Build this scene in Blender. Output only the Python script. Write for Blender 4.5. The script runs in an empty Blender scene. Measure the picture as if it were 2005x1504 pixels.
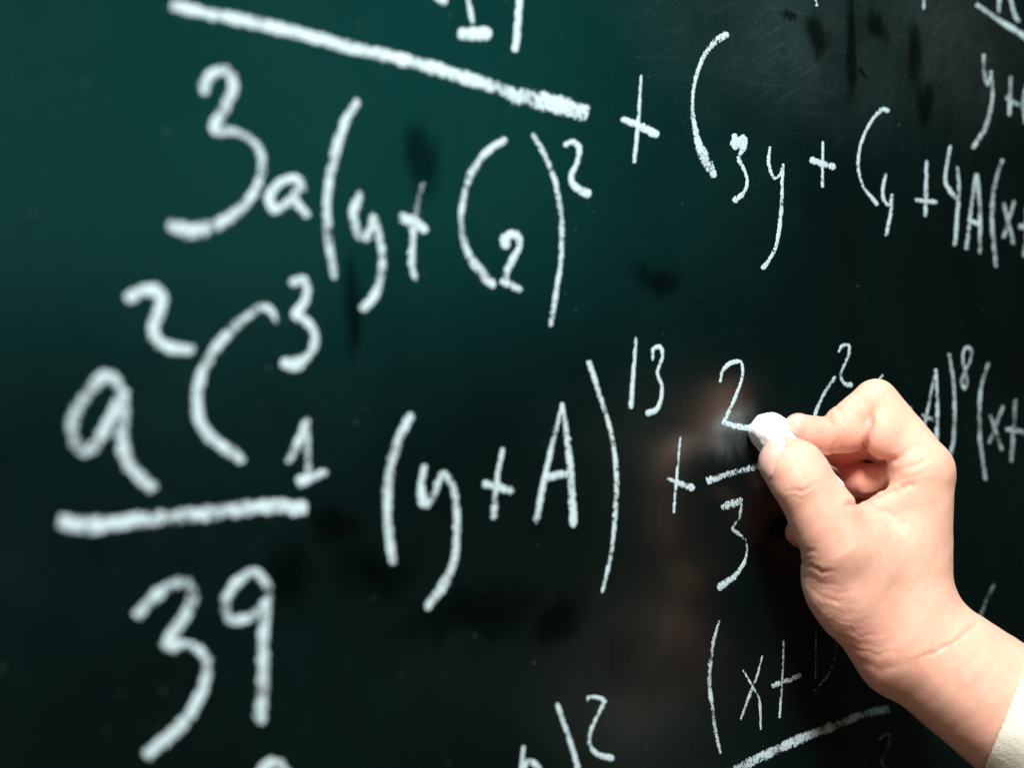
import bpy, bmesh, math, random
import numpy as np
from mathutils import Vector, Matrix

random.seed(7)
rng = np.random.default_rng(7)
scene = bpy.context.scene
COL = scene.collection

# ------------------------------------------------------------------ camera
# The chalkboard is the plane y = 0 (x along the board, z up); the camera
# stands 26 cm off it and looks along it at 45 degrees.
F, CX, CY = 2600.0, 1002.5, 752.0          # focal length and centre, photo pixels
DB = 0.26                                   # distance of the lens from the board
S2 = math.sqrt(0.5)
CAM = np.array([0.0, -DB, 0.0])
DV = np.array([S2, S2, 0.0])                # viewing direction
RV = np.array([S2, -S2, 0.0])               # to the right
UV_ = np.array([0.0, 0.0, 1.0])             # up

cam_d = bpy.data.cameras.new("camera")
cam = bpy.data.objects.new("camera", cam_d)
COL.objects.link(cam)
cam.location = CAM
cam.rotation_euler = Matrix((RV, UV_, -DV)).transposed().to_euler()
cam_d.sensor_width = 36.0
cam_d.lens = 36.0 * F / 2005.0
cam_d.clip_start, cam_d.clip_end = 0.01, 20.0
cam_d.dof.use_dof = True
cam_d.dof.focus_distance = 0.452
cam_d.dof.aperture_fstop = 6.2
scene.camera = cam

# ------------------------------------------------------------------ world, lamps, exposure
w = bpy.data.worlds.new("World")
scene.world = w
w.use_nodes = True
w.node_tree.nodes["Background"].inputs[0].default_value = (1.0, 0.78, 0.64, 1)
w.node_tree.nodes["Background"].inputs[1].default_value = 0.014


def lamp(name, loc, target, size, power, color, size_y=None):
    d = bpy.data.lights.new(name, 'AREA')
    d.shape = 'RECTANGLE'
    d.size = size
    d.size_y = size_y or size
    d.energy = power
    d.color = color
    o = bpy.data.objects.new(name, d)
    COL.objects.link(o)
    o.location = loc
    o.rotation_euler = (Vector(target) - Vector(loc)).to_track_quat('-Z', 'Y').to_euler()
    return o


# main lamp: behind and above the photographer's left shoulder
lamp("key_lamp", (-0.16, -0.55, 0.78), (0.36, -0.02, -0.04), 0.24, 30.0, (1.0, 0.985, 0.975))
# unseen weak fill added low on the left to warm the shadows
lamp("fill_lamp", (-0.30, -0.62, -0.40), (0.38, -0.03, -0.06), 0.5, 1.3, (1.0, 0.70, 0.55))
# made-up broad teal lamp behind the camera, added for the board's left to mirror
lamp("teal_mirror_lamp", (0.90, -1.15, 0.53), (0.25, 0.0, 0.03), 1.10, 1.75, (0.02, 1.0, 0.91), 0.90)

scene.view_settings.view_transform = 'Standard'
scene.view_settings.look = 'None'
scene.view_settings.exposure = 0.0
scene.view_settings.gamma = 1.0
scene.cycles.use_denoising = True
scene.cycles.max_bounces = 8
scene.cycles.transparent_max_bounces = 16


# ------------------------------------------------------------------ pixel -> place
def on_board(px, py, off=0.0):
    """photo pixel(s) -> point on the board plane, 'off' metres in front of it"""
    px = np.asarray(px, float)
    py = np.asarray(py, float)
    a = (px - CX) / F
    b = -(py - CY) / F
    t = (DB - off) / (S2 * (1 - a))
    return np.stack([t * S2 * (1 + a), np.full_like(a, -off), t * b], -1)


ZR = DB / (S2 * (1 - (1470 - CX) / F))      # depth at which the chalk meets the board


def W(p):
    """hand space (photo pixel x, y and depth in the same unit) -> world"""
    p = np.asarray(p, float)
    z = ZR + p[..., 2] * ZR / F
    a = (p[..., 0] - CX) / F
    b = -(p[..., 1] - CY) / F
    return CAM + z[..., None] * (DV + a[..., None] * RV + b[..., None] * UV_)


def link_mesh(name, verts, faces, mat, parent=None, smooth=True):
    me = bpy.data.meshes.new(name)
    me.from_pydata([tuple(v) for v in verts], [], [tuple(int(i) for i in f) for f in faces])
    me.update()
    if smooth:
        me.polygons.foreach_set("use_smooth", [True] * len(me.polygons))
    me.materials.append(mat)
    o = bpy.data.objects.new(name, me)
    COL.objects.link(o)
    if parent:
        o.parent = parent
    return o


# ------------------------------------------------------------------ node helpers
class NT:
    def __init__(self, name):
        self.mat = bpy.data.materials.new(name)
        self.mat.use_nodes = True
        self.t = self.mat.node_tree
        self.t.nodes.clear()
        self.out = self.t.nodes.new("ShaderNodeOutputMaterial")

    def put(self, sock, v):
        if v is None:
            return
        if hasattr(v, "is_linked") or isinstance(v, bpy.types.NodeSocket):
            self.t.links.new(v, sock)
        else:
            sock.default_value = v

    def n(self, typ, **kw):
        nd = self.t.nodes.new(typ)
        for k, v in kw.items():
            setattr(nd, k, v)
        return nd

    def math(self, op, a, b=None, c=None, clamp=False):
        nd = self.n("ShaderNodeMath", operation=op, use_clamp=clamp)
        self.put(nd.inputs[0], a)
        self.put(nd.inputs[1], b)
        self.put(nd.inputs[2], c)
        return nd.outputs[0]

    def vmath(self, op, a, b=None):
        nd = self.n("ShaderNodeVectorMath", operation=op)
        self.put(nd.inputs[0], a)
        self.put(nd.inputs[1], b)
        return nd.outputs["Value"] if op in ("LENGTH", "DISTANCE", "DOT_PRODUCT") else nd.outputs[0]

    def noise(self, vec, scale, detail=4.0, rough=0.55, dist=0.0):
        nd = self.n("ShaderNodeTexNoise")
        self.put(nd.inputs["Vector"], vec)
        nd.inputs["Scale"].default_value = scale
        nd.inputs["Detail"].default_value = detail
        nd.inputs["Roughness"].default_value = rough
        nd.inputs["Distortion"].default_value = dist
        return nd.outputs[0], nd.outputs[1]

    def ramp(self, v, a, b, lo=0.0, hi=1.0, smooth=True):
        nd = self.n("ShaderNodeMapRange")
        if smooth:
            nd.interpolation_type = 'SMOOTHSTEP'
        self.put(nd.inputs[0], v)
        for i, x in zip((1, 2, 3, 4), (a, b, lo, hi)):
            self.put(nd.inputs[i], x)
        return nd.outputs[0]

    def mix(self, f, a, b):
        nd = self.n("ShaderNodeMix", data_type='RGBA')
        self.put(nd.inputs[0], f)
        self.put(nd.inputs[6], a)
        self.put(nd.inputs[7], b)
        return nd.outputs[2]

    def mapping(self, vec, loc=(0, 0, 0), rot=(0, 0, 0), scale=(1, 1, 1), typ='POINT'):
        nd = self.n("ShaderNodeMapping", vector_type=typ)
        self.put(nd.inputs[0], vec)
        nd.inputs[1].default_value = loc
        nd.inputs[2].default_value = rot
        nd.inputs[3].default_value = scale
        return nd.outputs[0]

    def bump(self, h, strength, dist, normal=None):
        nd = self.n("ShaderNodeBump")
        nd.inputs["Strength"].default_value = strength
        nd.inputs["Distance"].default_value = dist
        self.put(nd.inputs["Height"], h)
        self.put(nd.inputs["Normal"], normal)
        return nd.outputs[0]

    def bsdf(self, **kw):
        nd = self.n("ShaderNodeBsdfPrincipled")
        for k, v in kw.items():
            self.put(nd.inputs[k.replace("_", " ")], v)
        self.t.links.new(nd.outputs[0], self.out.inputs[0])
        return nd


# ------------------------------------------------------------------ chalkboard
def board_material():
    m = NT("chalkboard_enamel")
    co = m.n("ShaderNodeTexCoord").outputs["Object"]
    _, ncol = m.noise(m.mapping(co, scale=(1.6, 1.0, 0.7)), 34.0, 5.0, 0.68)
    off = m.vmath("SCALE", m.vmath("SUBTRACT", ncol, (0.5, 0.5, 0.5)))
    off.node.inputs["Scale"].default_value = 0.022
    cw = m.vmath("ADD", co, off)

    def blob(px, py, rx, ry, rot=0.0, lo=0.05, hi=1.35):
        """soft-edged patch on the board: centre and radii given where they lie"""
        c = on_board(px, py)
        ex = np.linalg.norm(on_board(px + 1, py) - c)
        ey = np.linalg.norm(on_board(px, py + 1) - c)
        v = m.mapping(cw, loc=(c[0], 0, c[2]), rot=(0, math.radians(rot), 0),
                      scale=(rx * ex, 1.0, ry * ey), typ='TEXTURE')
        return m.ramp(m.vmath("LENGTH", v), lo, hi, 1.0, 0.0)

    def union(lst):
        r = lst[0]
        for x in lst[1:]:
            r = m.math("MAXIMUM", r, x)
        return r

    # places where a wet sponge took the dust off: bare dark enamel, drips; the lowest patch is added to dim the arm's reflection
    wet = union([blob(822, 322, 46, 86), blob(690, 610, 30, 130), blob(740, 1120, 95, 60),
                 blob(930, 1195, 150, 62), blob(1090, 1215, 55, 50, 0), blob(655, 1050, 60, 50),
                 blob(1285, 545, 55, 40), blob(1265, 1300, 130, 120), blob(560, 1130, 60, 80), blob(1545, 28, 22, 14, 0, 0.3, 1.15), blob(1600, 60, 30, 45, 0, 0.3, 1.15),
                 blob(1665, 100, 13, 110, 0, 0.6, 1.2), blob(1718, 45, 20, 35, 0, 0.3, 1.15),
                 blob(1790, 110, 20, 85, 0, 0.3, 1.15), blob(1815, 200, 20, 55, 0, 0.3, 1.15), blob(1690, 148, 18, 10, 0, 0.3, 1.15)])
    # dust rubbed into the board by the felt eraser, upper right
    chalk_reflection = blob(1432, 838, 62, 58, -25, 0.1, 1.2)  # blurred reflection of the chalk, painted as a pale patch
    dust = union([blob(1560, 60, 330, 210, 0, 0.2, 1.25), blob(1850, 60, 260, 200, 0, 0.2, 1.25)])
    # fine scratches left by wiping
    _, bend = m.noise(co, 3.0, 1.0, 0.5)
    bv = m.vmath("SCALE", bend)
    bv.node.inputs["Scale"].default_value = 0.10
    cb = m.vmath("ADD", co, bv)
    st1, _ = m.noise(m.mapping(m.mapping(cb, rot=(0, 0.55, 0)), scale=(14.0, 1.0, 300.0)), 2.2, 4.0, 0.7)
    st2, _ = m.noise(m.mapping(m.mapping(cb, rot=(0, 0.15, 0)), scale=(10.0, 1.0, 240.0)), 2.2, 3.0, 0.7)
    streak = m.ramp(m.math("MAXIMUM", st1, m.math("MULTIPLY", st2, 0.95)), 0.48, 0.78)
    patch, _ = m.noise(co, 9.0, 5.0, 0.65)
    fine, _ = m.noise(co, 260.0, 3.0, 0.7)
    speck, _ = m.noise(co, 620.0, 2.0, 0.5)
    film = m.math("MULTIPLY", m.math("ADD", m.ramp(patch, 0.35, 0.75, 0.25, 1.0), 0.0),
                  m.ramp(fine, 0.2, 0.8, 0.55, 1.0))
    base = m.mix(m.ramp(patch, 0.3, 0.7), (0.0003, 0.0026, 0.0024, 1), (0.0003, 0.0050, 0.0044, 1))
    greydust = m.math("MULTIPLY", m.math("MULTIPLY", dust, m.ramp(streak, 0, 1, 0.45, 1.0)), film)
    base = m.mix(m.math("MULTIPLY", greydust, 0.8), base, (0.050, 0.066, 0.062, 1))
    wiped = blob(1500, 190, 460, 350, 0, 0.1, 1.2)
    base = m.mix(m.math("MULTIPLY", m.math("MULTIPLY", streak, film), m.math("MULTIPLY_ADD", wiped, 0.085, 0.014)), base, (0.06, 0.13, 0.12, 1))
    base = m.mix(m.math("MULTIPLY", m.math("MULTIPLY", chalk_reflection, film), 0.75), base, (0.17, 0.19, 0.185, 1))
    base = m.mix(m.math("MULTIPLY", wet, 0.8), base, (0.0008, 0.0012, 0.0011, 1))
    base = m.mix(m.math("MULTIPLY", m.ramp(speck, 0.74, 0.80), 0.16), base, (0.45, 0.5, 0.5, 1))
    rough = m.ramp(patch, 0.3, 0.75, 0.24, 0.30)
    rough = m.math("ADD", rough, m.math("MULTIPLY", dust, 0.06))
    rough = m.math("SUBTRACT", rough, m.math("MULTIPLY", wet, 0.05))
    spec = m.math("MULTIPLY", m.ramp(film, 0.1, 0.9, 0.8, 1.0), m.ramp(wet, 0, 1, 1.0, 0.25))
    bump = m.bump(fine, 0.05, 0.0006)
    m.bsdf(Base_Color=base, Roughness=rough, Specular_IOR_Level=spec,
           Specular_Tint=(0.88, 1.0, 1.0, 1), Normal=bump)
    return m.mat


BX0, BX1, BZ0, BZ1 = -0.75, 2.2, -0.75, 0.75
bm = bmesh.new()
bmesh.ops.create_cube(bm, size=1.0)
for v in bm.verts:
    v.co = Vector((BX0 if v.co.x < 0 else BX1, 0.0 if v.co.y < 0 else 0.014, BZ0 if v.co.z < 0 else BZ1))
bmesh.ops.bevel(bm, geom=[e for e in bm.edges], offset=0.002, segments=2, affect='EDGES')
me = bpy.data.meshes.new("chalkboard")
bm.to_mesh(me)
bm.free()
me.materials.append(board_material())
board = bpy.data.objects.new("chalkboard", me)
COL.objects.link(board)
board["label"] = "dark green chalkboard covered in handwritten white chalk equations"
board["category"] = "chalkboard"


# ------------------------------------------------------------------ chalk writing
def chalk_line_material():
    m = NT("chalk_line")
    co = m.n("ShaderNodeTexCoord").outputs["Object"]
    at = m.n("ShaderNodeAttribute", attribute_name="edge").outputs["Fac"]     # 0 middle .. 1 rim
    pr = m.n("ShaderNodeAttribute", attribute_name="pressure").outputs["Fac"]
    g1, _ = m.noise(co, 1500.0, 3.0, 0.7)
    g2, _ = m.noise(co, 520.0, 3.0, 0.65)
    g = m.math("ADD", m.math("MULTIPLY", g1, 0.5), m.math("MULTIPLY", g2, 0.5))
    g3, _ = m.noise(co, 150.0, 2.0, 0.5)
    thr = m.math("ADD", m.math("MULTIPLY", m.math("MULTIPLY_ADD", m.math("POWER", at, 3.0), 0.17, m.math("MULTIPLY", g3, 0.25)), 1.0),
                 m.math("SUBTRACT", 0.368, m.math("MULTIPLY", pr, 0.12)))
    alpha = m.ramp(m.math("SUBTRACT", g, thr), -0.03, 0.045)
    colr = m.mix(m.ramp(g1, 0.3, 0.7), (0.40, 0.52, 0.55, 1), (0.56, 0.69, 0.71, 1))
    colr = m.mix(m.ramp(pr, 0.1, 0.75), m.vmath("MULTIPLY", colr, (0.62, 0.60, 0.60)), colr)
    nrm = m.bump(g, 0.5, 0.0004)
    p = m.bsdf(Base_Color=colr, Roughness=0.95, Specular_IOR_Level=0.1, Alpha=alpha, Normal=nrm)
    return m.mat


CHALK = chalk_line_material()


def smooth_path(pts, step=4.0):
    P = np.array(pts, float)
    if len(P) == 2:
        P = np.array([P[0], P[0] * .67 + P[1] * .33, P[0] * .33 + P[1] * .67, P[1]])
    out = []
    ext = np.vstack([2 * P[0] - P[1], P, 2 * P[-1] - P[-2]])
    for i in range(1, len(ext) - 2):
        p0, p1, p2, p3 = ext[i - 1:i + 3]
        # centripetal catmull-rom
        t = [0.0]
        for a, b in ((p0, p1), (p1, p2), (p2, p3)):
            t.append(t[-1] + max(1e-3, np.hypot(*(b - a)[:2])) ** 0.5)
        n = max(2, int(np.hypot(*(p2 - p1)[:2]) / step))
        for k in range(n):
            u = t[1] + (t[2] - t[1]) * k / n
            a1 = (t[1] - u) / (t[1] - t[0]) * p0 + (u - t[0]) / (t[1] - t[0]) * p1
            a2 = (t[2] - u) / (t[2] - t[1]) * p1 + (u - t[1]) / (t[2] - t[1]) * p2
            a3 = (t[3] - u) / (t[3] - t[2]) * p2 + (u - t[2]) / (t[3] - t[2]) * p3
            b1 = (t[2] - u) / (t[2] - t[0]) * a1 + (u - t[0]) / (t[2] - t[0]) * a2
            b2 = (t[3] - u) / (t[3] - t[1]) * a2 + (u - t[1]) / (t[3] - t[1]) * a3
            out.append((t[2] - u) / (t[2] - t[1]) * b1 + (u - t[1]) / (t[2] - t[1]) * b2)
    out.append(P[-1])
    return np.array(out)


def chalk_mark(name, label, strokes, pressure=0.6):
    """one written character: every stroke a thin domed ribbon of chalk on the board"""
    V, Fc, E, PR = [], [], [], []
    cols = np.array([-1.0, -0.8, -0.4, 0.0, 0.4, 0.8, 1.0])
    for si, pts in enumerate(strokes):
        pr = pressure
        if isinstance(pts, tuple):
            pts, pr = pts
        q = smooth_path(pts)
        xy, wd = q[:, :2], q[:, 2].copy()
        n = len(q)
        # uneven hand pressure along the line
        jit = np.convolve(rng.normal(0, 1, n + 8), np.ones(5) / 5, 'same')[4:4 + n]
        wd *= (1 + 0.09 * jit) * 0.95
        slow = np.interp(np.arange(n), np.arange(0, n + 12, 6), rng.normal(0, 1, len(np.arange(0, n + 12, 6))))
        tang = np.gradient(xy, axis=0)
        tang /= np.linalg.norm(tang, axis=1)[:, None] + 1e-9
        # blunt rounded ends
        s = np.concatenate([[0], np.cumsum(np.linalg.norm(np.diff(xy, axis=0), axis=1))])
        ce, cm, we = (.08, .05, .92) if name == BR else (.36, .22, .45)
        cap_a, cap_b = xy[0] - tang[0] * wd[0] * ce, xy[-1] + tang[-1] * wd[-1] * ce
        mid_a, mid_b = xy[0] - tang[0] * wd[0] * cm, xy[-1] + tang[-1] * wd[-1] * cm
        xy = np.vstack([cap_a, mid_a, xy, mid_b, cap_b])
        wd = np.concatenate([[wd[0] * we, wd[0] * (we + .4) / (1.4 if name == BR else 1)], wd, [wd[-1] * (we + .4) / (1.4 if name == BR else 1), wd[-1] * we]])
        tang = np.vstack([tang[:1], tang[:1], tang, tang[-1:], tang[-1:]])
        nor = np.stack([-tang[:, 1], tang[:, 0]], 1)
        base = len(V)
        m_ = len(xy)
        rim = rng.normal(0, 0.045, (m_, 2))
        for i in range(m_):
            cc = cols.copy()
            cc[:2] *= 1 + rim[i, 0]
            cc[-2:] *= 1 + rim[i, 1]
            p = xy[i] + nor[i] * (cc * wd[i] / 2)[:, None]
            h = 0.00006 + 0.00004 * si + 0.00010 * (1 - cols ** 2)
            b = on_board(p[:, 0], p[:, 1])
            b[:, 1] = -h
            V.extend(b)
            endf = 0.7 if i in (0, m_ - 1) else 0.0
            E.extend(np.maximum(np.abs(cols), endf))
            q_ = min(max(i - 2, 0), n - 1)
            PR.extend([pr + 0.12 * jit[q_] + 0.14 * slow[q_]] * 7)
        for i in range(m_ - 1):
            for k in range(6):
                a = base + i * 7 + k
                Fc.append((a, a + 1, a + 8, a + 7))
    o = link_mesh(name, V, Fc, CHALK, board)
    o["label"] = label
    for nm, arr in (("edge", E), ("pressure", PR)):
        at = o.data.attributes.new(nm, 'FLOAT', 'POINT')
        at.data.foreach_set("value", np.array(arr, np.float32))
    return o


D, L, PA, PL, BR = "chalk_digit", "chalk_letter", "chalk_parenthesis", "chalk_plus_sign", "chalk_fraction_bar"
MARKS = [
 # ---- upper left expression
 (BR, "long thick fraction bar sloping down across the top", [[(337,9,25),(367,17,27),(524,50,28),(698,95,28),(823,125,30),(949,164,31),(1012,186,32)], [(1006,186,36),(1060,196,42),(1148,222,40)]], .75),
 (D, "cut-off digit 1 with a foot above the bar", [[(914,-14,10),(925,42,9)],[(905,66,26),(930,65,30),(952,65,28)]], .9),
 ("chalk_dot", "short dab cut off by the top edge", [[(853,-8,16),(868,2,20)]], .8),
 ("chalk_stroke", "upright stroke above the long bar", [[(1018,-12,14),(1014,40,15),(1009,96,15)]], .9),
 (D, "large digit 3 at upper left", [[(400,176,24),(407,152,24),(427,139,23),(450,142,24),(457,168,24),(444,203,25),(425,236,25),(422,254,24),(454,257,21),(489,272,19),(509,297,18),(512,332,18),(497,377,19),(464,414,24),(419,441,33),(377,453,40),(338,441,28)]], .55),
 (L, "small letter a after the large 3", [[(592,368,19),(585,352,19),(573,349,19),(548,357,20),(528,384,20),(536,409,21),(556,403,20),(577,380,19),(588,362,19)],[(576,385,19),(586,405,19),(599,420,18)]], .7),
 (PA, "tall opening parenthesis before y", [[(697,200,20),(677,237,21),(658,290,21),(645,349,20),(640,412,19),(643,471,20),(651,520,17),(654,542,13)]], .6),
 (L, "letter y in the upper left bracket", [[(703,380,18),(693,412,19),(698,452,20),(712,467,23),(726,450,20),(731,424,17),(740,454,16),(748,500,17),(745,545,18),(732,580,20),(712,602,22)]], .6),
 (PL, "plus sign with a wet smear above it", [([(827,358,11),(819,390,12),(812,419,13)],.15),[(810,425,15),(808,471,16),(806,520,16),(812,545,11)],[(788,425,24),(812,438,25),(829,449,22)]], .65),
 (PA, "opening parenthesis round a subscript 2", [[(986,275,17),(953,297,17),(921,342,15),(907,391,13),(903,436,13),(913,489,16),(935,525,22),(962,557,22)]], .65),
 (D, "subscript 2 with a blotted top", [[(990,480,22),(992,465,26),(1010,460,20),(1017,480,15),(1005,505,15),(992,530,17),(986,552,18)],[(984,552,18),(1002,558,20),(1016,566,18)]], .8),
 (PA, "long closing parenthesis in the upper middle", [[(1044,264,11),(1064,300,12),(1085,349,12),(1097,412,12),(1100,454,12),(1097,520,11),(1089,570,11),(1078,636,11)]], .6),
 (D, "exponent 2 below the long bar", [[(1107,284,11),(1117,277,13),(1131,284,13),(1134,296,12),(1130,318,11),(1119,342,11),(1120,358,13),(1134,371,17),(1149,379,22)]], .85),
 (PL, "plus sign right of the long bar", [[(1255,148,5),(1250,227,8),(1242,316,10)],[(1219,233,13),(1249,245,18),(1283,262,20)]], .8),
 (PA, "tall parenthesis with a thick foot", [[(1421,67,17),(1397,84,14),(1373,120,10),(1358,173,8),(1356,221,9),(1366,273,15),(1381,313,26),(1397,342,16)]], .7),
 (D, "small digit 3 with a blotted head", [[(1438,265,12),(1440,285,20),(1455,270,18),(1457,287,12),(1446,308,11),(1457,333,7),(1463,357,7),(1454,379,10),(1439,391,15)]], .85),
 (L, "letter y with a long tail", [[(1507,288,6),(1505,321,8),(1516,349,8),(1526,343,7),(1533,326,6)],[(1533,322,6),(1531,361,8),(1528,422,9),(1519,482,8),(1506,508,9),(1494,524,11)]], .75),
 (PL, "plus sign after the long-tailed y", [[(1611,278,5),(1610,365,7)],[(1590,313,16),(1610,320,17),(1630,326,17)]], .85),
 (PA, "opening parenthesis before a small y", [[(1737,216,11),(1728,214,11),(1710,231,8),(1688,273,7),(1680,317,7),(1688,361,7),(1716,399,9)]], .75),
 (L, "small letter y after the bracket", [[(1734,342,8),(1728,373,7),(1732,395,8),(1741,402,7),(1746,382,7)],[(1746,384,7),(1744,415,7),(1735,460,8)]], .75),
 (PL, "plus sign before the letter A at right", [[(1814,316,7),(1813,370,9),(1812,422,9)],[(1793,391,9),(1813,394,9),(1831,395,10)]], .6),
 (D, "digit 4 before the letter A", [[(1860,287,7),(1853,327,8),(1851,356,8),(1860,373,10),(1871,387,9)],[(1874,328,7),(1877,364,7),(1874,420,9),(1869,478,9)]], .55),
 (L, "letter A at upper right", [[(1911,342,8),(1901,410,8),(1892,485,9)],[(1913,342,8),(1918,410,8),(1918,494,9)],[(1897,431,9),(1918,440,10)]], .5),
 (PA, "opening parenthesis before x at the right edge", [[(1962,314,8),(1951,345,8),(1943,392,9),(1942,438,9),(1945,475,9),(1950,520,9)]], .45),
 (L, "letter x at the right edge", [[(1965,400,8),(1984,475,9)],[(1985,395,8),(1965,463,9)]], .4),
 (PL, "plus sign cut off by the right edge", [[(1998,443,12),(2030,447,12)],[(2010,408,8),(2006,500,8)]], .4),
 # ---- top right corner
 (BR, "fraction bar in the top right corner", [[(1911,8,12),(1958,40,13),(2005,70,13),(2040,94,13)]], .6),
 ("chalk_stroke", "short upright stroke above the corner bar", [[(1957,-14,9),(1955,21,9)]], .6),
 ("chalk_stroke", "slanting stroke above the corner bar", [[(1976,-14,9),(1987,30,9),(1993,39,9)]], .6),
 ("chalk_stroke", "short upright stroke at the top edge", [[(1810,-12,6),(1808,16,7)]], .6),
 ("chalk_stroke", "tiny stroke above the drips", [[(1594,-8,6),(1599,10,6)]], .6),
 (L, "letter y under the corner bar", [[(1926,108,8),(1926,138,8),(1934,166,9),(1939,150,7)],[(1940,140,7),(1943,170,7),(1941,203,8),(1929,249,10),(1906,287,12)]], .55),
 (PL, "plus sign after the corner y", [[(1979,151,7),(1976,223,8)],[(1970,191,10),(1992,204,12)]], .5),
 (PA, "parenthesis cut off by the right edge", [[(2012,160,8),(2004,200,8),(2008,240,8)]], .5),
 # ---- middle left expression
 (D, "exponent 2 at far left", [[(255,583,26),(276,571,27),(309,569,26),(316,586,25),(309,615,24),(299,645,24),(308,668,27),(335,681,28),(370,686,29)]], .7),
 (PA, "large hooked parenthesis at left", [[(538,626,14),(533,611,17),(514,602,19),(477,625,19),(432,668,21),(399,723,23),(385,779,24),(391,824,25),(415,859,27),(470,896,29)]], .6),
 (D, "exponent 3 beside the hooked bracket", [[(573,553,21),(592,548,21),(601,567,19),(593,597,20),(577,615,20),(596,627,19),(613,645,19),(616,671,20),(602,697,24),(575,714,30),(557,711,24)]], .75),
 (L, "large letter a at left", [[(232,760,24),(222,740,26),(205,736,27),(168,775,28),(144,820,28),(142,857,28),(160,884,28),(184,874,28),(212,828,24),(233,778,22)],[(239,770,28),(240,816,30),(239,865,30),(254,913,30),(296,953,30)]], .55),
 (D, "subscript 1 beside the hooked bracket", [[(567,901,18),(584,864,19),(600,825,18)],([(599,835,14),(602,880,14),(603,921,14)],.35),[(589,943,24),(612,934,21),(634,925,17)]], .7),
 (BR, "fraction bar under the large letter a", [[(117,1021,34),(168,1030,36),(261,1020,34),(357,1010,32)],[(360,1010,36),(447,1000,34),(540,992,33),(598,997,33)]], .62),
 (D, "large digit 3 under the left bar", [[(271,1202,25),(297,1175,26),(332,1147,26),(367,1142,26),(376,1168,26),(360,1210,26),(333,1246,27),(328,1266,29),(360,1263,22),(393,1276,22),(405,1304,23),(394,1356,24),(356,1419,27),(292,1476,29)]], .6),
 (D, "large digit 9 under the left bar", [[(526,1172,23),(519,1140,23),(496,1121,23),(465,1140,23),(441,1178,23),(447,1208,24),(468,1215,25),(502,1199,24),(522,1178,22)],[(520,1190,24),(515,1250,26),(515,1314,29),(510,1408,29)]], .6),
 (D, "top of a digit cut off by the bottom edge", [[(508,1516,24),(524,1497,26),(545,1495,27),(562,1516,26)]], .7),
 # ---- middle expression
 (PA, "opening parenthesis before the middle y", [[(803,815,19),(779,865,21),(764,919,21),(758,973,20),(761,1045,19),(769,1100,19)]], .6),
 (L, "letter y of the middle bracket", [[(831,914,14),(824,955,16),(832,988,21),(850,966,18),(867,928,15),(883,945,16),(893,991,16),(894,1045,16),(891,1088,17),(872,1140,22),(837,1187,23)]], .62),
 (PL, "plus sign of the middle bracket", [[(984,881,10),(974,930,11),(966,1014,14)],[(951,948,19),(976,955,20),(999,961,19)]], .75),
 (L, "tall letter A of the middle bracket", [[(1101,792,9),(1078,883,12),(1049,1021,15)],[(1102,800,10),(1113,883,15),(1123,1027,17)],[(1069,935,17),(1095,930,18),(1118,928,16)]], .72),
 (PA, "very long closing parenthesis in the middle", [[(1153,710,12),(1174,775,11),(1196,847,10),(1206,919,11),(1206,973,11),(1197,1080,9),(1179,1159,7)]], .65),
 (D, "digit 1 of the exponent 13", [[(1245,663,7),(1240,730,8),(1235,797,10)]], .85),
 (D, "digit 3 of the exponent 13", [[(1278,704,6),(1279,684,9),(1291,679,11),(1297,695,8),(1287,730,8),(1295,754,8),(1293,786,9),(1284,803,12),(1268,809,15)]], .9),
 (D, "digit 2 being finished by the chalk", [[(1410,747,6),(1415,725,8),(1433,710,10),(1450,709,9),(1454,730,7),(1438,781,8),(1418,824,9)],[(1416,827,11),(1440,835,13),(1478,838,14)]], .85),
 (PL, "plus sign before the small fraction", [[(1332,857,5),(1326,919,6),(1319,1003,7)],[(1308,938,7),(1329,946,14),(1354,955,16)]], .8),
 (BR, "short fraction bar running up to the thumb", [[(1384,942,16),(1430,928,16),(1483,914,16),(1520,905,16)]], .62),
 (D, "digit 3 under the short fraction bar", [([(1417,993,17),(1436,986,19),(1449,980,14)],.6),[(1451,988,6),(1447,1013,8),(1434,1036,8),(1445,1045,9),(1460,1061,7),(1462,1079,5),(1456,1103,8),(1438,1128,14),(1408,1150,18)]], .5),
 (PA, "opening parenthesis behind the index finger", [[(1634,740,8),(1612,773,8),(1596,811,8),(1588,850,8)]], .6),
 (D, "exponent 2 above the knuckle", [[(1642,688,6),(1649,677,8),(1661,676,7),(1662,692,6),(1651,719,6),(1646,737,7),(1653,751,8),(1664,754,13)]], .75),
 ("chalk_stroke", "tip of a stroke hidden by the knuckle", [[(1728,735,4),(1721,744,5),(1715,770,5)]], .6),
 (PL, "plus sign mostly hidden by the hand", [[(1783,798,5),(1779,850,6)]], .5),
 (L, "letter A beside the index finger", [[(1832,724,6),(1819,787,7),(1806,850,8)],[(1832,724,6),(1835,798,8),(1833,868,9)],[(1807,814,9),(1829,823,10)]], .5),
 (PA, "closing parenthesis beside the exponent 8", [[(1858,693,8),(1866,742,8),(1869,809,8),(1866,866,8),(1857,905,8)]], .4),
 (D, "exponent 8 at right", [[(1888,762,7),(1882,748,7),(1888,730,7),(1900,703,7),(1902,687,7),(1893,679,7),(1886,690,7),(1886,712,7),(1892,735,7),(1893,752,7),(1888,763,7)]], .45),
 (PA, "opening parenthesis at the right edge", [[(1934,713,8),(1922,753,8),(1917,809,9),(1919,866,9),(1929,939,9)]], .4),
 (L, "letter x in the right bracket", [[(1939,815,8),(1961,880,9)],[(1963,797,7),(1937,865,9)]], .35),
 (PL, "plus sign cut by the right edge below", [[(1988,784,8),(1984,840,9),(1980,902,9)],[(1972,841,11),(2004,846,12)]], .35),
 # ---- lower right; faint marks by the arm have its shadow painted in
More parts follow.
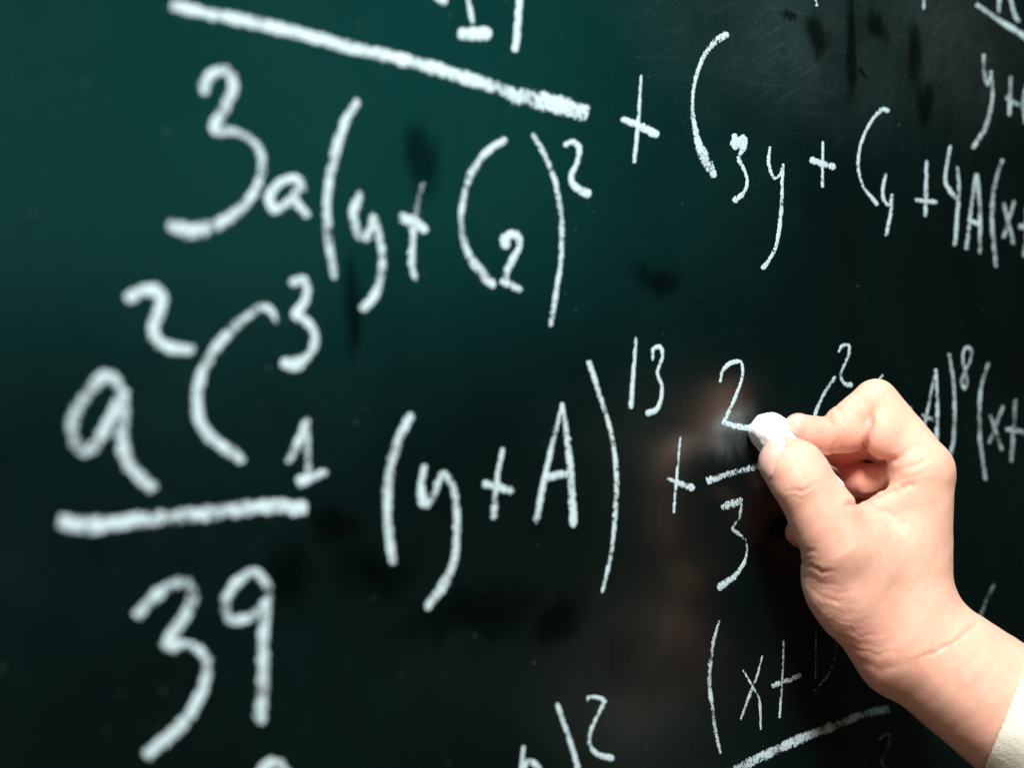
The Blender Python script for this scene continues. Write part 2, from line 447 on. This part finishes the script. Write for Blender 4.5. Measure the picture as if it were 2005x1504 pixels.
 (PA, "long grainy parenthesis at the bottom", [[(1408,1217,5),(1396,1259,8),(1391,1298,9),(1389,1344,9),(1395,1389,9),(1401,1435,9),(1410,1474,7)]], .4),
 (L, "thin letter x at the bottom", [[(1455,1314,5),(1474,1346,6),(1486,1371,6),(1489,1428,5)],[(1492,1286,4),(1481,1327,6),(1461,1378,7),(1450,1409,6)]], .5),
 (PL, "plus sign after the thin x", [[(1534,1257,5),(1532,1321,5),(1526,1405,6)],[(1514,1343,13),(1541,1334,12),(1565,1323,12)]], .5),
 (L, "faint letter D beside the wrist", [([(1598,1213,3),(1597,1270,3),(1596,1330,4)],.0),([(1606,1235,8),(1618,1232,9),(1630,1245,5),(1637,1270,3),(1630,1302,4),(1614,1332,7),(1595,1352,10)],-.15)], 0.),
 (BR, "fraction bar running under the forearm", [[(1430,1512,22),(1495,1481,22),(1552,1454,22),(1628,1424,22)],([(1628,1424,20),(1690,1400,20),(1742,1388,22)],.4)], .55),
 (D, "faint digit 2 under the lowest bar", [[(1723,1448,5),(1734,1438,8),(1742,1442,7),(1734,1470,4),(1726,1493,5),(1740,1512,6)]], .0),
 ("chalk_stroke", "faint stroke at the bottom edge by the arm", [[(1692,1488,4),(1698,1512,5)]], .0),
 (PA, "faint parenthesis above the forearm", [[(1945,1147,7),(1932,1173,7),(1922,1200,7),(1912,1232,7)]], .2),
 # ---- bottom centre
 (PA, "closing parenthesis at the bottom edge", [[(1091,1381,10),(1110,1434,12),(1130,1500,14),(1134,1520,14)]], .6),
 (D, "exponent 2 at the bottom edge", [[(1150,1371,7),(1152,1366,8),(1166,1366,8),(1182,1373,12),(1173,1395,8),(1155,1437,8),(1155,1460,9),(1170,1478,12),(1197,1485,15)]], .7),
 (L, "letter b cut off by the bottom edge", [[(1025,1464,7),(1022,1490,9),(1020,1520,9)],[(1022,1510,12),(1036,1492,16),(1050,1500,15),(1058,1520,14)]], .75),
]
for nm, lab, strokes, pr in MARKS:
    chalk_mark(nm, lab, strokes, pr)

# loose crumbs of chalk dust clinging to the board
V, Fc = [], []
for _ in range(150):
    px, py = rng.uniform(0, 2005), rng.uniform(0, 1504)
    if rng.random() < 0.45:                     # most of it sits near the written lines
        st = MARKS[rng.integers(len(MARKS))][2][0]
        st = st[0] if isinstance(st, tuple) else st
        p = st[rng.integers(len(st))]
        px, py = p[0] + rng.normal(0, 22), p[1] + abs(rng.normal(0, 30))
    c = on_board(px, py)
    r = abs(rng.normal(0.00008, 0.00007)) + 0.00005
    k = len(V)
    for a in range(5):
        th = a * 2 * math.pi / 5 + rng.uniform(-.3, .3)
        V.append(c + np.array([r * math.cos(th), -0.00003, r * math.sin(th) * rng.uniform(.6, 1.3)]))
    V.append(c + np.array([0, -0.6 * r, 0]))
    Fc += [(k + a, k + (a + 1) % 5, k + 5) for a in range(5)]
mdust = NT("chalk_dust")
mdust.bsdf(Base_Color=(0.16, 0.19, 0.19, 1), Roughness=0.95, Specular_IOR_Level=0.1)
crumbs = link_mesh("chalk_dust", V, Fc, mdust.mat, board)
crumbs["kind"] = "stuff"

# ------------------------------------------------------------------ hand: signed distance field in hand space
A = lambda *p: np.array(p, float)


def cap(p, a, b, ra, rb):
    a, b = A(*a), A(*b)
    ab = b - a
    t = np.clip(((p - a) @ ab) / (ab @ ab), 0, 1)
    return np.linalg.norm(p - (a + t[:, None] * ab), axis=1) - (ra + t * (rb - ra))


def ell(p, c, r):
    q = (p - A(*c)) / A(*r)
    k0 = np.linalg.norm(q, axis=1)
    k1 = np.linalg.norm(q / A(*r), axis=1) + 1e-9
    return k0 * (k0 - 1) / k1


def smin(a, b, k):
    h = np.clip(0.5 + 0.5 * (b - a) / k, 0, 1)
    return b + (a - b) * h - k * h * (1 - h)


def smax(a, b, k):
    return -smin(-a, -b, k)


MID_PIP = (1708, 862, 80)


def sdf(p):
    # forearm and wrist
    d = cap(p, (1800, 1262, 10), (2240, 1590, 10), 112, 150)
    d = smin(d, cap(p, (1795, 1268, 110), (2240, 1600, 120), 106, 145), 40)
    # metacarpals
    pal = cap(p, (1812, 938, -5), (1775, 1165, 5), 57, 92)
    pal = smin(pal, cap(p, (1806, 950, 88), (1772, 1175, 70), 52, 88), 30)
    pal = smin(pal, cap(p, (1800, 965, 165), (1775, 1185, 130), 50, 84), 30)
    pal = smin(pal, cap(p, (1792, 990, 225), (1775, 1190, 175), 46, 76), 30)
    d = smin(d, pal, 48)
    # thenar
    d = smin(d, ell(p, (1672, 1120, -50), (104, 128, 90)), 34)
    d = smin(d, cap(p, (1694, 1192, -36), (1764, 1275, -8), 80, 92), 30)
    # thumb
    th = cap(p, (1648, 1070, -88), (1574, 948, -116), 78, 59)
    d = smin(d, th, 26)
    dist = cap(p, (1576, 950, -116), (1536, 907, -100), 59, 50)
    dist = smin(dist, ell(p, (1562, 920, -118), (58, 58, 50)), 18)
    d = smin(d, dist, 9)
    # index, proximal phalanx
    ip = cap(p, (1812, 915, -5), (1716, 786, 6), 54, 44)
    ip = smin(ip, ell(p, (1733, 850, -10), (45, 51, 44)), 14)
    d = smin(d, ip, 26)
    im = cap(p, (1710, 787, 6), (1624, 853, 0), 42, 37)
    im = smin(im, ell(p, (1662, 845, -4), (44, 43, 38)), 12)
    idd = cap(p, (1614, 853, 0), (1564, 842, -16), 36, 31)
    idd = smin(idd, ell(p, (1588, 856, -12), (34, 30, 30)), 10)
    f = smin(im, idd, 7)
    d = smin(d, f, 5)
    # middle
    mp = cap(p, (1806, 945, 88), (1716, 856, 86), 50, 42)
    d = smin(d, mp, 14)
    mm = smin(cap(p, (1716, 858, 86), (1636, 874, 70), 40, 36), cap(p, (1636, 874, 70), (1592, 884, 38), 35, 28), 8)
    d = smin(d, mm, 4)
    # ring, curled into the palm
    rp = cap(p, (1798, 970, 165), (1698, 898, 140), 48, 38)
    d = smin(d, rp, 14)
    rm = smin(cap(p, (1698, 896, 138), (1644, 926, 100), 36, 33), cap(p, (1644, 930, 100), (1702, 944, 62), 33, 35), 8)
    d = smin(d, rm, 3)
    # little finger
    lp = cap(p, (1790, 1000, 225), (1652, 1000, 150), 44, 32)
    d = smin(d, lp, 14)
    lm = smin(cap(p, (1652, 1000, 150), (1567, 1042, 46), 31, 29), cap(p, (1567, 1042, 46), (1625, 1085, 24), 28, 28), 6)
    d = smin(d, lm, 4)
    # web of skin between palm and index (folds of the life line)
    web = cap(p, (1676, 1012, -20), (1800, 966, -26), 24, 34)
    d = smin(d, web, 22)
    d = smin(d, cap(p, (1724, 934, 50), (1795, 932, 20), 24, 40), 16)
    web2 = cap(p, (1765, 925, 5), (1800, 925, -20), 24, 36)
    d = smin(d, web2, 26)
    return d


def seg2(p, pts):
    """distance to a crease line in hand space, and how far along it (0..1)"""
    q = p[:, :2] + np.stack([1.1 * np.sin(p[:, 1] * .13 + p[:, 0] * .05), 1.8 * np.sin(p[:, 0] * .17 + 1.3)
                             + 1.0 * np.sin(p[:, 0] * .41 + p[:, 1] * .1)], 1)
    best = np.full(len(p), 1e9)
    frac = np.zeros(len(p))
    P = [A(*a) for a in pts]
    ls = np.array([np.linalg.norm(b - a) for a, b in zip(P[:-1], P[1:])])
    cum = np.concatenate([[0], np.cumsum(ls)]) / ls.sum()
    for k, (a, b) in enumerate(zip(P[:-1], P[1:])):
        ab = b - a
        t = np.clip(((q - a) @ ab) / (ab @ ab), 0, 1)
        d = np.linalg.norm(q - (a + t[:, None] * ab), axis=1)
        m = d < best
        best[m] = d[m]
        frac[m] = (cum[k] + (cum[k + 1] - cum[k]) * t)[m]
    return best, frac


def crease(p, pts, dep, wd, zmax, ends):
    """depth profile of one crease, fading out towards its free ends"""
    q, t = seg2(p, pts)
    f = np.ones(len(p))
    if ends in (0, 2):
        f *= np.clip(t / .45, 0, 1)
    if ends in (1, 2):
        f *= np.clip((1 - t) / .45, 0, 1)
    f = f * f * (3 - 2 * f)
    return dep * f * (p[:, 2] < zmax), q / wd


GROOVES = [  # (line in hand space, depth, half-width, deepest z, free ends: 0 first, 1 last, 2 both, 3 none)
    ([(1910, 1222), (1885, 1243), (1855, 1265), (1815, 1284), (1760, 1298)], 1.9, 4.5, 200, 1),
    ([(1850, 1278), (1790, 1300), (1720, 1312), (1680, 1296)], 0.9, 8, 200, 0),
    ([(1900, 1236), (1870, 1266), (1840, 1284)], 0.7, 5, 200, 2),
    ([(1526, 955), (1548, 962), (1572, 961), (1592, 952), (1612, 936)], 1.4, 4, 0, 2),
    ([(1540, 970), (1565, 976), (1596, 966)], 0.6, 4, 0, 2),
    ([(1710, 796), (1704, 838), (1693, 874)], 4.4, 5.0, 40, 0),
    ([(1556, 862), (1532, 873), (1514, 893), (1506, 928), (1514, 960)], 2.4, 5, 0, 1),
    ([(1704, 903), (1728, 906), (1756, 897), (1780, 880)], 3.0, 5, 40, 1),
    ([(1660, 990), (1700, 986), (1722, 1000), (1750, 1010)], 3.4, 6, 40, 1),
    ([(1680, 982), (1725, 969), (1760, 956), (1815, 940)], 3.6, 5.5, 40, 1),
    ([(1712, 1004), (1745, 1024), (1790, 1028)], 1.8, 8, 40, 2),
    ([(1680, 1006), (1700, 1040), (1706, 1085)], 2.4, 18, 40, 1),
    ([(1735, 928), (1790, 912), (1835, 890)], 1.7, 6, 40, 2),
    ([(1745, 945), (1790, 932), (1830, 915)], 0.9, 5, 40, 2),
    ([(1550, 1084), (1580, 1108), (1612, 1120), (1650, 1122)], 2.6, 4.5, 60, 1),
    ([(1548, 1062), (1575, 1080), (1612, 1084)], 1.4, 4.5, 60, 1),
    ([(1552, 1074), (1578, 1094), (1604, 1100)], 0.9, 4, 60, 1),
    ([(1612, 812), (1622, 822), (1630, 840)], 2.2, 6, 90, 1),
    ([(1640, 796), (1648, 812), (1654, 834)], 1.5, 5, 90, 1),
    ([(1650, 788), (1660, 802), (1664, 816)], 0.8, 4, 90, 1),
    ([(1633, 894), (1632, 876), (1640, 858)], 1.6, 5, 40, 1),
]
_r = np.random.default_rng(21)
for _k in range(13):                          # the fan of fine folds where the thumb swings
    _y = 1128 + _k * 12.5 + _r.normal(0, 2)
    _x = 1556 + max(0, _y - 1090) * .62
    _l = _r.uniform(60, 115)
    GROOVES.append(([(_x - 14, _y - 10), (_x + .4 * _l, _y + 8 + _r.normal(0, 2)), (_x + _l, _y + 9 - _k * 1.1)],
                    _r.uniform(.3, .8), _r.uniform(3.8, 5.2), 60, 1))


def detail(p):
    """creases and small folds, pushed into the skin"""
    g = np.zeros(len(p))
    for gr in GROOVES:
        dep, q = crease(p, *gr)
        g += dep * (np.exp(-q ** 2) - 0.16 * np.exp(-((q - 2.2) / 1.2) ** 2))
    # gentle unevenness of flesh
    x, y, z = p.T
    g += 0.8 * np.sin(x * .045 + .8 * np.sin(y * .03)) * np.sin(y * .038 + z * .03) + 0.35 * np.sin(x * .13 + z * .11) * np.sin(y * .12 - z * .07)
    return g


def surface_nets(lo, hi, h):
    xs = [np.arange(lo[i], hi[i] + h, h) for i in range(3)]
    nx, ny, nz = map(len, xs)
    X, Y, Z = np.meshgrid(*xs, indexing='ij')
    P = np.stack([X.ravel(), Y.ravel(), Z.ravel()], 1)
    d = np.concatenate([sdf(c) for c in np.array_split(P, max(1, len(P) // 200000))]).reshape(nx, ny, nz)
    s = d < 0
    cnt = np.zeros((nx - 1, ny - 1, nz - 1), np.int8)
    for i in (0, 1):
        for j in (0, 1):
            for k in (0, 1):
                cnt += s[i:nx - 1 + i, j:ny - 1 + j, k:nz - 1 + k]
    act = (cnt > 0) & (cnt < 8)
    idx = -np.ones(act.shape, np.int64)
    idx[act] = np.arange(act.sum())
    ci = np.argwhere(act)
    acc = np.zeros((len(ci), 3))
    num = np.zeros(len(ci))
    corners = [(i, j, k) for i in (0, 1) for j in (0, 1) for k in (0, 1)]
    for a in corners:
        for ax in range(3):
            if a[ax] == 1:
                continue
            b = list(a)
            b[ax] = 1
            da = d[ci[:, 0] + a[0], ci[:, 1] + a[1], ci[:, 2] + a[2]]
            db = d[ci[:, 0] + b[0], ci[:, 1] + b[1], ci[:, 2] + b[2]]
            cr = (da < 0) != (db < 0)
            t = np.where(cr, da / np.where(da == db, 1, da - db), 0)
            pt = np.array(a, float)[None] + np.zeros((len(ci), 3))
            pt[:, ax] += t
            acc[cr] += pt[cr]
            num[cr] += 1
    verts = np.array(lo) + (ci + acc / num[:, None]) * h
    faces = []
    for ax in range(3):
        u, v = (ax + 1) % 3, (ax + 2) % 3
        sl0 = [slice(None)] * 3
        sl1 = [slice(None)] * 3
        sl0[ax] = slice(0, -1)
        sl1[ax] = slice(1, None)
        e = s[tuple(sl0)] != s[tuple(sl1)]
        ei = np.argwhere(e)
        ok = (ei[:, u] > 0) & (ei[:, v] > 0) & (ei[:, u] < d.shape[u] - 1) & (ei[:, v] < d.shape[v] - 1)
        ei = ei[ok]
        inside_first = s[tuple(ei.T)]
        q = []
        for du, dv in ((1, 1), (0, 1), (0, 0), (1, 0)):
            c = ei.copy()
            c[:, u] -= du
            c[:, v] -= dv
            q.append(idx[tuple(c.T)])
        q = np.stack(q, 1)
        q[~inside_first] = q[~inside_first][:, ::-1]
        faces.append(q)
    return verts, np.concatenate(faces)


def grad(fn, p, e=1.0):
    g = np.zeros_like(p)
    for i in range(3):
        o = np.zeros(3)
        o[i] = e
        g[:, i] = fn(p + o) - fn(p - o)
    return g / (np.linalg.norm(g, axis=1)[:, None] + 1e-9)


hv, hf = surface_nets((1445, 710, -290), (2230, 1690, 340), 6.0)
# refine twice as fine, then settle the vertices on the exact field with its creases
me = bpy.data.meshes.new("tmp")
me.from_pydata(hv.tolist(), [], hf.tolist())
bm = bmesh.new()
bm.from_mesh(me)
bmesh.ops.subdivide_edges(bm, edges=bm.edges[:], cuts=1, use_grid_fill=True)
bmesh.ops.recalc_face_normals(bm, faces=bm.faces[:])
bm.verts.ensure_lookup_table()
hv = np.array([v.co[:] for v in bm.verts])
hf = [[v.index for v in f.verts] for f in bm.faces]
bm.free()
bpy.data.meshes.remove(me)
for _ in range(3):
    hv = hv - np.clip(sdf(hv), -3, 3)[:, None] * grad(sdf, hv)
hv = hv - detail(hv)[:, None] * grad(sdf, hv, 2.5)


def skin_material():
    m = NT("skin")
    co = m.n("ShaderNodeTexCoord").outputs["Object"]
    fl = m.n("ShaderNodeAttribute", attribute_name="flush_shade").outputs["Fac"]
    n1, _ = m.noise(co, 60.0, 4.0, 0.6)
    n2, _ = m.noise(co, 420.0, 3.0, 0.6)
    col = m.mix(m.ramp(n1, 0.3, 0.7), (0.75, 0.43, 0.308, 1), (0.80, 0.482, 0.358, 1))
    col = m.mix(m.math("MULTIPLY", m.ramp(n2, 0.42, 0.72), 0.32), col, (0.72, 0.34, 0.25, 1))
    mot, _ = m.noise(co, 110.0, 4.0, 0.65)
    col = m.mix(m.ramp(mot, 0.45, 0.8, 0.0, 0.5), col, (0.79, 0.38, 0.30, 1))
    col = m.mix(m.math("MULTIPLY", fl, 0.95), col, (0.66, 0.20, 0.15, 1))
    vor = m.n("ShaderNodeTexVoronoi", feature='DISTANCE_TO_EDGE')
    _, wn = m.noise(co, 300.0, 2.0, 0.5)
    wob = m.vmath("SCALE", wn)
    wob.node.inputs["Scale"].default_value = 0.0012
    m.put(vor.inputs["Vector"], m.mapping(m.vmath("ADD", co, wob), scale=(1.0, 1.0, 1.7)))
    vor.inputs["Scale"].default_value = 1150.0
    cell = m.ramp(vor.outputs["Distance"], 0.0, 0.16)
    nrm = m.bump(cell, 0.30, 0.00018)
    wr = m.n("ShaderNodeAttribute", attribute_name="wrinkle").outputs["Fac"]
    fold, _ = m.noise(m.mapping(co, rot=(0, -0.22, 0), scale=(1.0, 1.0, 6.0)), 75.0, 3.0, 0.55, 0.4)
    nrm = m.bump(m.math("MULTIPLY", fold, wr), 0.28, 0.0012, nrm)
    lump, _ = m.noise(co, 190.0, 3.0, 0.55)
    nrm = m.bump(lump, 0.16, 0.0008, nrm)
    m.bsdf(Base_Color=col, Roughness=m.ramp(n2, 0.2, 0.8, 0.46, 0.60), Specular_IOR_Level=0.36,
           Subsurface_Weight=0.6, Subsurface_Radius=(1.0, 0.30, 0.14), Subsurface_Scale=0.0048,
           Normal=nrm)
    return m.mat


person = link_mesh("person", W(hv), hf, skin_material())
person["label"] = "right hand and forearm in a cream sleeve, writing on the chalkboard"
person["category"] = "person"
# flushed finger pads and folds; shade painted into creases and the fist's hollow
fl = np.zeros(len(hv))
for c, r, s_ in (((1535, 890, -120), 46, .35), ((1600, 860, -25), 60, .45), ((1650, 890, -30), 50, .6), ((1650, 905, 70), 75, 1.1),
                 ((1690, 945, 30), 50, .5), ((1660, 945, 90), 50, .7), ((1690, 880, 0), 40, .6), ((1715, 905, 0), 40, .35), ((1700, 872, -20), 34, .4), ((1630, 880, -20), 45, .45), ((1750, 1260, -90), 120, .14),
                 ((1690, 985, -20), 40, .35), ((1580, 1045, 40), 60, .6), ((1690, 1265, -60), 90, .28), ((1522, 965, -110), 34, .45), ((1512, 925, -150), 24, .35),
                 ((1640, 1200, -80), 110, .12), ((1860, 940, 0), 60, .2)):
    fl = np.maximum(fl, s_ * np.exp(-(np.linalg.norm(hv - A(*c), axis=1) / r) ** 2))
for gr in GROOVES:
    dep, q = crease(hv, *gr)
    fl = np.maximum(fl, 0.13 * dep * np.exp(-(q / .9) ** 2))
wr = np.zeros(len(hv))
for c, r_, s_ in (((1590, 1130, -60), 75, 1.0), ((1625, 1195, -60), 65, 1.0), ((1690, 1265, -60), 60, .6), ((1725, 985, -30), 55, .45),
                  ((1650, 830, -30), 40, .3)):
    wr = np.maximum(wr, s_ * np.exp(-(np.linalg.norm((hv - A(*c)) * A(1, 1, .6), axis=1) / r_) ** 2))
at = person.data.attributes.new("wrinkle", 'FLOAT', 'POINT')
at.data.foreach_set("value", wr.astype(np.float32))
at = person.data.attributes.new("flush_shade", 'FLOAT', 'POINT')
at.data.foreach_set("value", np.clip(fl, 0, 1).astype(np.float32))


# ------------------------------------------------------------------ fingernails
def nail_material():
    m = NT("fingernail")
    uv = m.n("ShaderNodeAttribute", attribute_name="along").outputs["Fac"]
    col = m.mix(m.ramp(uv, 0.62, 0.95), (0.74, 0.43, 0.35, 1), (0.78, 0.58, 0.50, 1))
    col = m.mix(m.ramp(uv, 0.0, 0.2), (0.76, 0.47, 0.37, 1), col)
    m.bsdf(Base_Color=col, Roughness=0.28, Specular_IOR_Level=0.5, Coat_Weight=0.25, Coat_Roughness=0.2,
           Subsurface_Weight=0.25, Subsurface_Radius=(1.0, .5, .4), Subsurface_Scale=0.002)
    return m.mat


NAIL = nail_material()


def nail(center, normal, along, length, width, label):
    c, n, a = A(*center), A(*normal), A(*along)
    n /= np.linalg.norm(n)
    a -= n * (a @ n)
    a /= np.linalg.norm(a)
    b = np.cross(n, a)
    NU, NV = 17, 17
    pts, al, edge = [], [], []
    for i in range(NU):
        s = i / (NU - 1) * 2 - 1
        half = width / 2 * (1 - 0.10 * s * s) * (1.0 if abs(s) < .6 else math.sqrt(max(0.05, 1 - ((abs(s) - .6) / .42) ** 2)))
        for j in range(NV):
            t = j / (NV - 1) * 2 - 1
            pts.append(c + a * s * length / 2 + b * t * half)
            al.append((s + 1) / 2)
            edge.append(max(abs(s), abs(t)))
    P = np.array(pts)
    edge = np.array(edge)
    q = P + n * 30
    t = np.zeros(len(P))
    for _ in range(40):                       # sphere-trace on to the fingertip
        d = sdf(q)
        q = q - n * np.clip(d, -2, 6)[:, None]
        t += d
    q = q + n * (2.6 - 2.2 * np.clip((edge - .75) / .25, 0, 1) * (np.array(al) < .8) + 1.2 * (np.array(al) > .85))[:, None]
    V = np.vstack([q, q - n * 2.4])
    Fc = []
    o2 = NU * NV
    for i in range(NU - 1):
        for j in range(NV - 1):
            k = i * NV + j
            Fc.append((k, k + 1, k + NV + 1, k + NV))
            Fc.append((o2 + k, o2 + k + NV, o2 + k + NV + 1, o2 + k + 1))
    rim = [j for j in range(NV)] + [i * NV + NV - 1 for i in range(1, NU)] + \
          [(NU - 1) * NV + j for j in range(NV - 2, -1, -1)] + [i * NV for i in range(NU - 2, 0, -1)]
    for k in range(len(rim)):
        p0, p1 = rim[k], rim[(k + 1) % len(rim)]
        Fc.append((p0, o2 + p0, o2 + p1, p1))
    o = link_mesh("fingernail", W(V), Fc, NAIL, person)
    o["label"] = label
    at = o.data.attributes.new("along", 'FLOAT', 'POINT')
    at.data.foreach_set("value", np.array(al + al, np.float32))
    return o


nail((1505, 894, -116), (-0.72, -0.36, -0.58), (0.42, -0.86, 0.05), 92, 84, "thumb nail beside the chalk")
nail((1554, 824, -18), (-0.25, -0.85, -0.42), (-1.0, 0.20, 0.0), 54, 46, "index finger nail above the chalk")

# ------------------------------------------------------------------ sleeve
def sleeve_material():
    m = NT("cream_knit")
    co = m.n("ShaderNodeTexCoord").outputs["Object"]
    n1, _ = m.noise(co, 900.0, 3.0, 0.7)
    n2, _ = m.noise(co, 130.0, 3.0, 0.6)
    col = m.mix(m.ramp(n2, 0.3, 0.7), (0.58, 0.55, 0.44, 1), (0.68, 0.65, 0.54, 1))
    nrm = m.bump(n1, 0.6, 0.0005)
    m.bsdf(Base_Color=col, Roughness=0.95, Specular_IOR_Level=0.15, Sheen_Weight=0.3, Normal=nrm)
    return m.mat


axis = A(0.85, 0.52, -0.02)
axis /= np.linalg.norm(axis)
e1 = np.cross(axis, A(0, 0, 1))
e1 /= np.linalg.norm(e1)
e2 = np.cross(axis, e1)
NR, NA = 26, 120
V, Fc = [], []
for i in range(NR):
    # inside rows first, then over the rolled cuff edge, then the outside
    if i < 5:
        s, rad = 60 - i * 13.0, 140 + i * 1.0
    elif i < 10:
        th = (i - 4) / 6 * math.pi
        s, rad = 5 - 8 * math.sin(th), 148 - 6 * math.cos(th)
    else:
        s, rad = 8 + (i - 10) * 17.0 + max(0, i - 15) ** 2 * 6.0, 155 + (i - 10) * 3.5
    for j in range(NA):
        a = j / NA * 2 * math.pi
        wob = 3.0 * math.sin(3 * a + .5) + 2.0 * math.sin(7 * a + s * .03) + 0.5 * math.sin(48 * a)
        rr = rad + wob
        c = A(1976, 1402, 60) + axis * s
        # the cuff opening is cut a little askew
        skew = -0.17 * rr * math.cos(a)
        V.append(c + axis * (skew + 0.8 * math.sin(61 * a)) + e1 * rr * math.cos(a) * 1.0 + e2 * rr * math.sin(a) * 1.25)
for i in range(NR - 1):
    for j in range(NA):
        k, k2 = i * NA + j, i * NA + (j + 1) % NA
        Fc.append((k, k2, k2 + NA, k + NA))
sl = link_mesh("sleeve", W(np.array(V)), Fc, sleeve_material(), person)


# ------------------------------------------------------------------ piece of chalk
def chalk_material():
    m = NT("white_chalk")
    co = m.n("ShaderNodeTexCoord").outputs["Object"]
    n1, _ = m.noise(co, 700.0, 4.0, 0.65)
    col = m.mix(m.ramp(n1, 0.3, 0.7), (0.86, 0.86, 0.86, 1), (0.95, 0.95, 0.95, 1))
    m.bsdf(Base_Color=col, Roughness=0.95, Specular_IOR_Level=0.1, Normal=m.bump(n1, 0.4, 0.0005))
    return m.mat


c0, c1 = A(1504, 845, -27), A(1634, 972, 0)
ax = (c1 - c0)
ln = np.linalg.norm(ax)
ax /= ln
f1 = np.cross(ax, A(0, 0, 1))
f1 /= np.linalg.norm(f1)
f2 = np.cross(ax, f1)
prof = []
for k in range(1, 13):                               # worn, rounded writing end
    th = k / 12 * math.pi / 2
    prof.append((-36 * math.cos(th), 39 * math.sin(th)))
for k in range(1, 22):
    t = k / 21
    prof.append((t * (ln - 6), 39 - 8 * t))
prof += [(ln - 2, 30), (ln, 27), (ln, 14)]
NA = 48
V, Fc = [c0 - ax * 36], []
for s, r in prof:
    for j in range(NA):
        a = j / NA * 2 * math.pi
        facet = 1 + 0.045 * math.cos(3 * a + 1.1) * (s < 10) + 0.05 * math.sin(2 * a + .7) * (s < 20) + 0.025 * math.sin(5 * a + s * .11) * (s < 30)
        nz = 1.6 * math.sin(7.3 * a + s * .31) * math.sin(s * .23 + 2.1 * a) + rng.normal(0, .45)
        V.append(c0 + ax * (s + (nz if s < 0 else 0)) + (f1 * math.cos(a) + f2 * math.sin(a)) * (r * facet + nz * (1.0 if s < 25 else .25)))
V.append(c0 + ax * ln)
for nrm_, lim in (((-.78, .55, -.30), 32), ((.30, -.88, -.36), 34), ((-.80, -.45, -.30), 34), ((-.25, -.95, .1), 35)):
    nv = A(*nrm_) / np.linalg.norm(nrm_)                # worn flats
    V = [v - nv * max(0.0, (v - c0) @ nv - lim - rng.normal(0, .3)) for v in V]
for j in range(NA):
    Fc.append((0, 1 + (j + 1) % NA, 1 + j))
for i in range(len(prof) - 1):
    for j in range(NA):
        a, b = 1 + i * NA + j, 1 + i * NA + (j + 1) % NA
        Fc.append((a, b, b + NA, a + NA))
last = 1 + (len(prof) - 1) * NA
for j in range(NA):
    Fc.append((last + j, last + (j + 1) % NA, len(V) - 1))
chalk = link_mesh("chalk_stick", W(np.array(V)), Fc, chalk_material())
chalk["label"] = "white stub of chalk pinched between thumb and index finger, touching the board"
chalk["category"] = "chalk"
